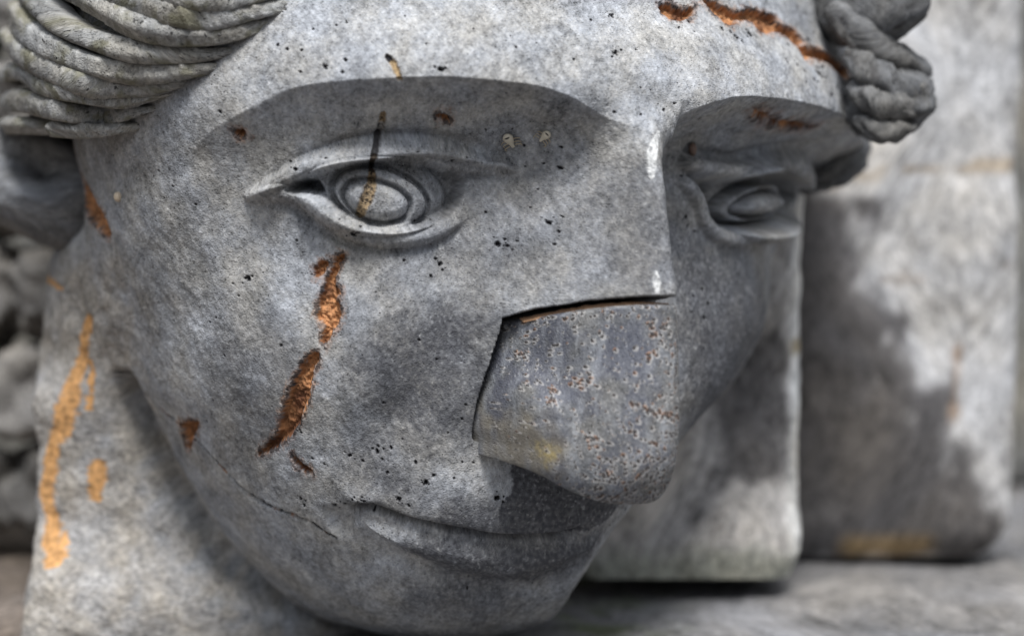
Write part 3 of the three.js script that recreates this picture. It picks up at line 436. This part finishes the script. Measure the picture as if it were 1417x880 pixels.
function inside(poly, x, y) {                            // signed distance inside an outline (metres)
  let best = 1e9, ins = false; const n = poly.length;
  for (let i = 0, j = n - 1; i < n; j = i++) { const ax = poly[j][0] - poly[i][0], ay = poly[j][1] - poly[i][1], bx = x - poly[i][0], by = y - poly[i][1], t = clamp((ax * bx + ay * by) / (ax * ax + ay * ay), 0, 1); best = Math.min(best, Math.hypot(bx - ax * t, by - ay * t)); if ((poly[i][1] > y) !== (poly[j][1] > y) && x < ax * (y - poly[i][1]) / ay + poly[i][0]) ins = !ins; }
  return ins ? best : -best;
}
const line = (pts, x, y) => { let b = 1e9; for (let i = 0; i < pts.length - 1; i++) { const ax = pts[i + 1][0] - pts[i][0], ay = pts[i + 1][1] - pts[i][1], bx = x - pts[i][0], by = y - pts[i][1], t = clamp((ax * bx + ay * by) / (ax * ax + ay * ay), 0, 1); b = Math.min(b, Math.hypot(bx - ax * t, by - ay * t)); } return b; };
const blend = (c, d, k) => c.map((v, i) => lerp(v, d[i], k));
{
  const pier = block('pier', 0.015, 0.178, 0.46, -0.160, -0.255, 0.012, (x, y, z, e) => {
    const n = fbm(x * 45, y * 45, z * 45, 3), w = 0.012 * fbm(x * 60, y * 60, z * 60, 4);
    let c = [1.12, 1.12, 1.12].map(v => v * (1 + 0.25 * n));
    const face = e[3] > 0.2 ? 1 : 0.5;
    c = blend(c, [0.20, 0.19, 0.19], 0.97 * face * sstep(-0.006, 0.007, inside(W.pierStain, x, y) + 2 * w));
    c = blend(c, [0.75, 0.6, 0.42], 0.75 * sstep(0.0022, 0.0006, line(W.pierSeam, x, y) + w * 0.4)); c = blend(c, [0.7, 0.62, 0.55], 0.7 * sstep(0.0016, 0.0004, line(W.pierCrack, x, y) + w * 0.5));
    c = blend(c, [0.62, 0.42, 0.27], 0.8 * sstep(0.0028, 0.0008, line(W.pierRust, x, y) + w * 0.4)); c = blend(c, [0.7, 0.48, 0.22], 0.7 * sstep(0.006, 0.002, Math.abs(y - 0.004)) * sstep(0.02, 0.012, Math.abs(x - 0.132)));
    return c;
  });
  tag(pier, 'tall pale stone pier with a dark soot stain, right of the head', 'pier');
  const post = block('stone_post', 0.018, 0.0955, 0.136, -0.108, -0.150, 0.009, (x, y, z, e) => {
    const n = fbm(x * 45 + 3, y * 45, z * 45, 3), w = 0.006 * fbm(x * 70, y * 70, z * 70, 3);
    let c = [1.02, 1.0, 0.98].map(v => v * (1 + 0.3 * n));
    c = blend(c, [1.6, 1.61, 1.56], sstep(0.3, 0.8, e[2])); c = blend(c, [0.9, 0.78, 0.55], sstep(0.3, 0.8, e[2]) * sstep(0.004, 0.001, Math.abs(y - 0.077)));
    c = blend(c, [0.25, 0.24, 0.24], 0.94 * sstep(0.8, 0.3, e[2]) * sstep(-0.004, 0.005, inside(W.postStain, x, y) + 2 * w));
    c = blend(c, [0.55, 0.6, 0.45], 0.6 * sstep(0.014, 0.004, y + w)); return c;
  });
  tag(post, 'low stone post with a pale corner strip, between the head and the tall pier', 'post');
  post.position.y = 0.004;
  const back = block('back_wall', -0.55, 0.75, 0.6, -0.32, -0.36, 0.004, (x, y, z) => { const n = fbm(x * 12, y * 12, z * 12, 3); return [0.5, 0.5, 0.47].map(v => v * (1 + 0.5 * n)); });
  tag(back, 'grey stone wall behind the piers', null, 'structure');
}

// ---------------------------------------------------------------- the head: face
{
  const P = new Float32Array(NX * NY * 3);
  const B = (i, j, c) => base[(clamp(j, 0, NY - 1) * NX + clamp(i, 0, NX - 1)) * 3 + c];
  const R = 6;
  for (let j = 0; j < NY; j++) for (let i = 0; i < NX; i++) {
    const o = j * NX + i, u = [0, 1, 2].map(c => B(i + R, j, c) - B(i - R, j, c)), v = [0, 1, 2].map(c => B(i, j + R, c) - B(i, j - R, c));
    let n = [u[1] * v[2] - u[2] * v[1], u[2] * v[0] - u[0] * v[2], u[0] * v[1] - u[1] * v[0]]; const l = Math.hypot(...n) || 1;
    const x = base[o * 3], y = base[o * 3 + 1], z = base[o * 3 + 2];
    const ny2 = sstep(0, 12, grooveAt(y) - (A0 + i * S.da)) * sstep(120, 40, y), h = relief[o] + ny2 * (13 * fbm(x / 120, y / 110, z / 120 + 5, 3) + 4 * fbm(x / 30, y / 30, z / 30, 3)) + 3.2 * fbm(x / 60, y / 60, z / 60, 3) + 1.1 * fbm(x / 11, y / 11, z / 11, 3);
    const q = loc([x + n[0] / l * h, y + n[1] / l * h, z + n[2] / l * h]); P.set(q, o * 3);
  }
  const full = new THREE.BufferGeometry(); full.setAttribute('position', new THREE.BufferAttribute(P, 3));
  const groups = Array.from({ length: 9 }, () => []), all = [];
  for (let j = 0; j < NY - 1; j++) for (let i = 0; i < NX - 1; i++) { const a = j * NX + i, b = a + NX, r = region[a]; all.push(a, a + 1, b, a + 1, b + 1, b); groups[r].push(a, a + 1, b, a + 1, b + 1, b); }
  full.setIndex(all); full.computeVertexNormals(); const Nn = full.attributes.normal.array;
  const cut = (idx) => { const map = new Map(), p = [], n = [], t = [], I = []; for (const v of idx) { let k = map.get(v); if (k === undefined) { k = map.size; map.set(v, k); p.push(P[v * 3], P[v * 3 + 1], P[v * 3 + 2]); n.push(Nn[v * 3], Nn[v * 3 + 1], Nn[v * 3 + 2]); t.push(UV[v * 2], UV[v * 2 + 1]); } I.push(k); }
    const g = new THREE.BufferGeometry(); g.setAttribute('position', new THREE.Float32BufferAttribute(p, 3)); g.setAttribute('normal', new THREE.Float32BufferAttribute(n, 3)); g.setAttribute('uv', new THREE.Float32BufferAttribute(t, 2)); g.setIndex(I); return g; };
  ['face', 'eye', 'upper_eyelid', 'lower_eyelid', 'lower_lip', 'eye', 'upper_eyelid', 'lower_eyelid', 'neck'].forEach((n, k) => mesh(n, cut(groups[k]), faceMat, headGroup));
  // back of the skull and its top, plain
  mesh('skull', surface(120, 90, (u, v) => { const y = lerp(-470, 699, v), a = lerp(A1, 360 + A0, u), p = headBase(a, y, 3); return [...loc(p), u * 3, v * 3]; }), greyMat, headGroup);
  mesh('crown', surface(160, 30, (u, v) => { const y = lerp(Y1, 699, v), a = lerp(A0, A1, u), p = headBase(a, y, 3); return [...loc(p), u * 4, v]; }), greyMat, headGroup);
}
// ---------------------------------------------------------------- the broken nose
{
  const n = 1024, col = new Uint8Array(n * n * 4), bmp = new Uint8Array(n * n * 4), pits = [];
  for (let i = 0; i < 6500; i++) { const s = -0.95 + 1.3 * rnd(), t = rnd(); const dense = 0.12 + 0.75 * sstep(0.5, 0.95, t) * sstep(-0.8, -0.3, s) + 0.35 * sstep(-0.25, 0.05, s) + 0.25 * sstep(0.12, 0.0, t); if (rnd() < dense) pits.push([s, t, 0.0026 + 0.0062 * Math.pow(rnd(), 2.6), 0.25 + rnd()]); }
  for (let k = 0; k < 9; k++) { const s = -0.85 + 0.9 * rnd(), t = 0.06 + 0.8 * rnd(); for (let q = 0; q < 12; q++) pits.push([s + 0.07 * (rnd() - 0.5), t + 0.06 * (rnd() - 0.5), 0.003 + 0.006 * rnd(), 0.2 + 0.2 * rnd()]); }
  for (let q = 0; q < 46; q++) { const f = rnd(); pits.push([-0.32 + 0.36 * f, 0.47 + 0.07 * f + 0.03 * (rnd() - 0.5), 0.003 + 0.007 * rnd(), 0.3]); }
  const pit = new Float32Array(n * n), rim = new Float32Array(n * n), rusty = new Float32Array(n * n);
  for (const [s, t, r, k] of pits) { const ci = (s * 0.5 + 0.5) * n, cj = t * n, R = r * n * 1.1; for (let j = Math.max(0, Math.floor(cj - 2 * R)); j < Math.min(n, cj + 2 * R); j++) for (let i = Math.max(0, Math.floor(ci - 2 * R)); i < Math.min(n, ci + 2 * R); i++) { const d = Math.hypot((i - ci) * 1.6, j - cj) + R * 0.6 * noise(i / 4, j / 6.5, k * 40), o = j * n + i; pit[o] = Math.max(pit[o], sstep(R, R * 0.5, d)); rim[o] = Math.max(rim[o], 0.8 * sstep(R * 1.9, R * 1.2, Math.hypot((i - ci - R * 0.3) * 1.6, j - cj - R * 0.55))); if (k < 0.5) rusty[o] = Math.max(rusty[o], sstep(R * 1.5, R * 0.7, d)); } }
  for (let j = 0; j < n; j++) for (let i = 0; i < n; i++) {
    const o = j * n + i, s = i / n * 2 - 1, t = j / n, p = nosePoint(clamp(s, -0.99, 0.99), clamp(t, 0.001, 0.999)), x = p[0] + 300, y = p[1], z = p[2];
    limestone(x, y, z, 0.13, i, j);
    const streak = sstep(0.0, 0.5, fbm(x / 18, y / 70, z / 18, 4) + 0.25 * sstep(0.6, 0.95, t)), patch = sstep(0.2, -0.25, fbm(x / 55 + 9, y / 55, z / 55, 3) + 0.3 * sstep(-0.3, 0.1, s) - 0.05);
    mixOut(0.062, 0.066, 0.088, 0.78 * patch * (0.85 + 0.3 * noise(x / 5, y / 5, z / 5))); mixOut(0.42, 0.44, 0.47, 0.26 * streak);
    mixOut(0.5, 0.5, 0.5, 0.5 * sstep(0.45, 0.75, noise(x / 2.6, y / 2.6, z / 2.6 + 40)));
    const buff = sstep(0.22, 0.05, Math.hypot((s + 0.86) * 0.9, (t - 0.80) * 0.8) + 0.1 * noise(x / 20, y / 20, z / 20)); mixOut(0.20, 0.17, 0.115, 0.5 * buff);
    const yel = sstep(0.075, 0.0, Math.hypot((s + 0.80) * 1.1, (t - 0.80) * 0.75) + 0.05 * fbm(x / 8, y / 8, z / 8, 3)); mixOut(0.33, 0.26, 0.11, 0.75 * yel);
    if (rim[o] > 0) mixOut(0.46, 0.44, 0.42, 0.62 * rim[o]); if (rusty[o] > 0) mixOut(0.40, 0.19, 0.085, 0.75 * rusty[o] * sstep(-0.2, 0.3, noise(x / 8, y / 8, z / 8)));
    if (pit[o] > 0) { mixOut(0.03, 0.024, 0.024, 0.9 * pit[o]); out[3] -= 0.5 * pit[o]; }
    for (let c = 0; c < 3; c++) col[o * 4 + c] = enc(out[c]); const q = Math.round(255 * clamp(out[3], 0, 1)); bmp[o * 4] = bmp[o * 4 + 1] = bmp[o * 4 + 2] = q; col[o * 4 + 3] = bmp[o * 4 + 3] = 255;
  }
  const g = surface(420, 360, (u, v) => {
    let s = u * 2 - 1; s = Math.sign(s) * (1 - Math.pow(1 - Math.abs(s), 1.35)); const t = v < 0.06 ? v * v / 0.12 : 1 - Math.pow((1 - v) / 0.94, 1.5) * (1 - 0.03); const p = nosePoint(s, clamp(t, 0, 1));
    const h = 1.6 * fbm(p[0] / 34, p[1] / 34, p[2] / 34, 3); return [...loc([p[0], p[1], p[2] + h]), s * 0.5 + 0.5, t];
  });
  const nose = mesh('nose', g, stoneMat(tex(n, n, col, true), tex(n, n, bmp, false), 0.0012, 0.55), headGroup);
  nose.userData.label = 'broken-off nose set back in place, darker and pitted';
  // ochre mortar left in the joint above it
  const mort = [], N = 60;
  mesh('mortar', surface(N, 6, (u, v) => { const x = lerp(-132, 20, u), y = noseCut(x) + lerp(-12, 1.6 * noise(x / 7, 1, 2) - 4.4 - 2.2 * sstep(0.05, 0.4, Math.abs(u - 0.5)), v), z = Math.max(400, noseTipZ(20) - ridgeFall(x, 20, 1.36)) - lerp(9, 22, v) + 3 * noise(x / 6, v * 3, 5); return loc([x, y, z]); }), new THREE.MeshStandardMaterial({ color: new THREE.Color().setRGB(0.26, 0.15, 0.085), roughness: 0.95, side: THREE.DoubleSide }), nose);
}
// ---------------------------------------------------------------- hair at the temple: raised mass with carved strands
const hairSheet = stoneSheet(1024, 0.25, [1.03, 1, 0.93], (x, y, z) => { const k = sstep(0.0, 0.45, fbm(x / 34, y / 34, z / 34 + 60, 3)), b = sstep(0.38, 0.5, fbm(x / 9 + 4, y / 9, z / 9 + 20, 3)); mixOut(0.12, 0.112, 0.06, 0.65 * k); mixOut(0.02, 0.02, 0.022, 0.85 * b); out[3] -= 0.3 * b; });
const hairMat = stoneMat(hairSheet[0], hairSheet[1], 0.0012, 0.62);
{
  const hair = mesh('hair', surface(120, 120, (u, v) => { const y = lerp(268, 640, v), a1 = hairlineAt(y) + 1.5, a = lerp(-175, a1, u), p = hairPoint(a, y), k = sstep(1, 0.93, u) * sstep(0, 0.1, v); const q = headBase(a, y, 3); return [...loc(p.map((c, i) => i === 1 ? c : lerp(q[i] * 0.985, c * 0.965, k))), u * 5, v * 3]; }), hairMat, headGroup);
  T.hairStrands.forEach((c, k) => {
    const pts = smooth(c, false, 6), V = pts.map(p => new THREE.Vector3(...hairPoint(p[0], p[1]))), N = 16, M = V.length - 1;
    const g = surface(N, M * 3, (u, v) => {
      const f = v * M, i = Math.min(M - 1, Math.floor(f)), t = f - i, at = V[i].clone().lerp(V[i + 1], t), tan = V[Math.min(M, i + 2)].clone().sub(V[Math.max(0, i - 1)]).normalize();
      const up = new THREE.Vector3(at.x, 0, at.z).normalize(), side = new THREE.Vector3().crossVectors(tan, up).normalize(); up.crossVectors(side, tan);
      const taper = Math.pow(Math.sin(Math.PI * clamp(lerp(0.35, 1, v), 0, 0.995)), 0.45), a = u * 6.2832;
      const wob = 1 + 0.3 * noise(v * 4.5, k * 3.7, 1), w = 23 * taper * wob * (k > 5 ? 0.72 : 1), h = (k > 5 ? 20 : 30) * taper * (1 - 0.3 * v) * (1 + 0.3 * noise(v * 5 + 9, k * 2.3, 4)), cr = 1 - 0.07 * Math.cos(a * 5 + k + 2 * noise(v * 3, k, 7)) - 0.14 * Math.pow(Math.abs(Math.cos(a * 1.5 + k)), 6);
      const n = 6.5 * fbm(at.x / 16 + u * 3, at.y / 16, at.z / 16 + k, 4);
      const q = at.clone().addScaledVector(side, w * Math.cos(a) * cr).addScaledVector(up, h * Math.sign(Math.sin(a)) * Math.pow(Math.abs(Math.sin(a)), 0.75) * cr + n + 2 - 22 * sstep(0.86, 1, v));
      return [...loc([q.x, q.y, q.z]), u * 0.22 + k * 0.31, v * 1.5 + k * 0.17];
    }, true);
    mesh('hair_strand', g, hairMat, hair);
  });
}
// lumpy carved mass: an ellipsoid along an axis, creased and pitted (camera-facing size in head units)
function lump(name, c, r, turn, creases, rough, mat, parent, sd = 0) {
  const e = new THREE.Euler(...turn), g = surface(72, 48, (u, v) => {
    const th = u * 6.2832, ph = v * Math.PI, d = new THREE.Vector3(Math.sin(ph) * Math.cos(th), Math.cos(ph), Math.sin(ph) * Math.sin(th));
    const k = 1 + 0.10 * rough * fbm(d.x * 2 + sd, d.y * 2, d.z * 2, 3) + 0.04 * rough * fbm(d.x * 7 + sd, d.y * 7, d.z * 7, 2) + creases * 0.06 * Math.cos(9 * (d.y + 0.25 * d.x) + sd);
    const p = new THREE.Vector3(d.x * r[0], d.y * r[1], d.z * r[2]).multiplyScalar(k).applyEuler(e); return [...loc([c[0] + p.x, c[1] + p.y, c[2] + p.z]), u * 2, v * 1.2];
  }, true);
  return mesh(name, g, mat, parent);
}
{
  const darkSheet = stoneSheet(512, 0.11, [1.02, 1, 0.97], (x, y, z) => { const k = sstep(0.2, 0.5, fbm(x / 30, y / 30, z / 30 + 90, 3)); mixOut(0.03, 0.026, 0.024, 0.7 * k); });
  const dm = stoneMat(darkSheet[0], darkSheet[1], 0.0014, 0.75);
  const curl = (p, r, t, c, ro, s) => lump('hair_curl', p, r, t, c, ro, dm, headGroup, s);
  curl(X.curls[0], [64, 84, 100], [0, 0.4, -0.45], 0.25, 1.0, 1);
  curl(X.curls[2], [66, 58, 80], [0, 0.2, 0.3], 0.7, 1.5, 3);
  curl(X.curls[5], [84, 40, 60], [0, 0.3, 0.5], 0.3, 2.2, 6);
  for (const [k, lock] of X.locks.entries()) {            // wavy locks over the lump
    const c = new THREE.CatmullRomCurve3(lock.map(p => new THREE.Vector3(...p))), M = 40;
    const g = surface(18, M, (u, v) => { const at = c.getPoint(v), tan = c.getTangent(v), up = new THREE.Vector3(0.35, 0.2, 1).normalize(), side = new THREE.Vector3().crossVectors(tan, up).normalize(); up.crossVectors(side, tan); const a = u * 6.2832, w = [31, 27, 25, 22][k] * Math.pow(Math.sin(Math.PI * clamp(lerp(0.1, 0.95, v), 0, 1)), 0.5) * (1 + 0.7 * fbm(1.3 * Math.cos(a) + k * 5, v * 4, 1.3 * Math.sin(a), 3)) * (1 - 0.12 * Math.pow(Math.abs(Math.cos(a * 1.5)), 6)); const q = at.addScaledVector(side, w * Math.cos(a)).addScaledVector(up, 0.9 * w * Math.sin(a)); return [...loc([q.x, q.y, q.z]), u * 0.25 + k * 0.3, v * 0.6]; }, true);
    mesh('hair_strand', g, dm, headGroup);
  }
  const earSheet = stoneSheet(512, 0.16, [1, 1, 1]), earMat = stoneMat(earSheet[0], earSheet[1], 0.0012, 0.75);
  // ear under the hair at the near temple
  const ear = mesh('ear', surface(90, 70, (u, v) => {
    const th = u * 6.2832, ph = v * Math.PI, pw = q => Math.sign(q) * Math.pow(Math.abs(q), 0.72), d = [pw(Math.sin(ph)) * pw(Math.cos(th)), pw(Math.cos(ph)), Math.sin(ph) * Math.sin(th)];
    const ex = (d[0] + 0.18) / 0.52, ey = (d[1] - 0.38) / 0.42, hollow = d[2] > 0 ? Math.exp(-(ex * ex + ey * ey) * 1.3) : 0, rim = Math.exp(-((Math.hypot(ex, ey) - 1.35) ** 2) * 6) * (d[2] > 0 ? 1 : 0);
    const k = 1 - 0.62 * hollow + 0.07 * rim + 0.07 * fbm(d[0] * 2, d[1] * 2, d[2] * 2 + 8, 3), a = -0.42, x = d[0] * 126 * k, y = d[1] * 84 * k;
    const q = new THREE.Vector3(x * Math.cos(a) - y * Math.sin(a), x * Math.sin(a) + y * Math.cos(a), d[2] * 90 * k).applyAxisAngle(new THREE.Vector3(0, 1, 0), -PSI); return [...loc([X.ear[0][0] + q.x, X.ear[0][1] + q.y, X.ear[0][2] + q.z]), u * 2, v * 1.5];
  }, true), earMat, headGroup);
  ear.userData.label = 'ear half hidden under the hair';
}
// ---------------------------------------------------------------- rubble wall at the far left
{
  const wall = new THREE.Group(); wall.name = numbered('rubble_wall'); wall.position.set(-0.19, 0, -0.19); scene.add(wall);
  tag(wall, 'rough rubble stone wall with dark gaps, left behind the head', null, 'structure');
  for (let j = 0; j < 6; j++) for (let i = 0; i < 5; i++) {
    const cx = -0.08 + i * 0.036 + (j % 2) * 0.016, cy = 0.02 + j * 0.036, r = [0.019 + 0.004 * rnd(), 0.016 + 0.004 * rnd(), 0.02], sd = i * 7 + j * 3;
    const g = surface(40, 26, (u, v) => { const th = u * 6.2832, ph = v * Math.PI; const b = q => Math.sign(q) * Math.pow(Math.abs(q), 0.7); const d = [b(Math.sin(ph)) * b(Math.cos(th)), b(Math.cos(ph)), b(Math.sin(ph)) * b(Math.sin(th))]; const k = 0.93 + 0.55 * fbm(d[0] * 1.6 + sd, d[1] * 1.3, d[2] * 1.3, 3); return [cx + d[0] * r[0] * k, cy + d[1] * r[1] * k, d[2] * r[2] * k, u, v]; }, true);
    const sm = stoneMat(warmSheet[0], warmSheet[1], 0.0012, 0.9); const v = 0.30 + 0.45 * rnd() * rnd() + (j > 4 ? 0.25 : 0); sm.color.setRGB(v, v * 0.96, v * 0.9); mesh('stone', g, sm, wall);
  }
}
// ---------------------------------------------------------------- small things lying on the face
{
  const pale = new THREE.MeshPhysicalMaterial({ color: new THREE.Color().setRGB(0.66, 0.60, 0.48), roughness: 0.45, transmission: 0.12, thickness: 0 }), darkM = new THREE.MeshStandardMaterial({ color: new THREE.Color().setRGB(0.02, 0.017, 0.014), roughness: 0.6 }), legM = new THREE.MeshStandardMaterial({ color: new THREE.Color().setRGB(0.5, 0.4, 0.26), roughness: 0.6 });
  const U = SCALE;
  function husk(p, roll, size, label) {
    const g = new THREE.Group(); g.name = numbered('insect_husk'); tag(g, label, 'insect husk'); g.userData.group = 'insect husks under the brow';
    const n = new THREE.Vector3(...p.slice(3)).transformDirection(headGroup.matrixWorld), at = toWorld(p).addScaledVector(n, 1.2 * U);
    g.position.copy(at); const q = new THREE.Quaternion().setFromUnitVectors(new THREE.Vector3(0, 0, 1), n); g.quaternion.copy(q).multiply(new THREE.Quaternion().setFromAxisAngle(new THREE.Vector3(0, 0, 1), roll)); g.scale.setScalar(size); scene.add(g);
    const body = [[0, -10.5], [1.6, -10], [2.0, -8], [2.6, -5], [4.0, -2], [5.4, 2], [5.8, 5], [4.6, 8], [2.4, 10], [0, 10.6]].map(([a, b]) => new THREE.Vector2(a * U, b * U));
    const bg = new THREE.LatheGeometry(new THREE.SplineCurve(body).getPoints(26).map(v => new THREE.Vector2(Math.max(0, v.x), v.y)), 20); bg.scale(1, 1, 0.62); bg.translate(0, 0, 3 * U); mesh('body', bg, pale, g);
    const hg = new THREE.SphereGeometry(3.9 * U, 16, 10); hg.scale(1, 0.5, 0.55); hg.translate(0, 6.6 * U, 4.4 * U); mesh('head', hg, darkM, g);
    for (const s of [-1, 1]) for (let k = 0; k < 3; k++) { const y0 = 1 - 4 * k, c = new THREE.CatmullRomCurve3([new THREE.Vector3(s * 3 * U, y0 * U, 3 * U), new THREE.Vector3(s * (7.5 + k) * U, (y0 + 1 - k) * U, 4.2 * U), new THREE.Vector3(s * (11 - k) * U, (y0 - 4 - 2 * k) * U, 0.2 * U)]); mesh('leg', new THREE.TubeGeometry(c, 10, 0.45 * U, 6), legM, g); }
  }
  husk(X.insects[0], 0.45, 1.25, 'pale insect husk under the brow, the left one with a dark head');
  husk(X.insects[1], -0.75, 1.05, 'tan insect husk under the brow, the right one nearer the nose');
  function pebble(name, p, r, col, label, cat) { const n = new THREE.Vector3(...p.slice(3)).transformDirection(headGroup.matrixWorld), m = mesh(name, surface(28, 18, (u, v) => { const th = u * 6.2832, ph = v * Math.PI, d = [Math.sin(ph) * Math.cos(th), Math.cos(ph), Math.sin(ph) * Math.sin(th)], k = 1 + 0.14 * fbm(d[0] * 2, d[1] * 2, d[2] * 2 + r[0], 3); return [d[0] * r[0] * U * k, d[1] * r[1] * U * k, d[2] * r[2] * U * k]; }, true), new THREE.MeshStandardMaterial({ color: new THREE.Color().setRGB(...col), roughness: 0.6 })); m.position.copy(toWorld(p)).addScaledVector(n, r[2] * 0.5 * U); tag(m, label, cat); }
  pebble('snail_shell', X.snail[0], [6, 7, 6], [0.55, 0.45, 0.33], 'tiny cream snail shell on the temple beside the ochre crack', 'snail shell');
  pebble('pupa', X.pupa[0], [6, 10, 6], [0.20, 0.13, 0.10], 'brown pupa stuck in the far eye socket beside the nose', 'pupa');
}
renderer.render(scene, camera);
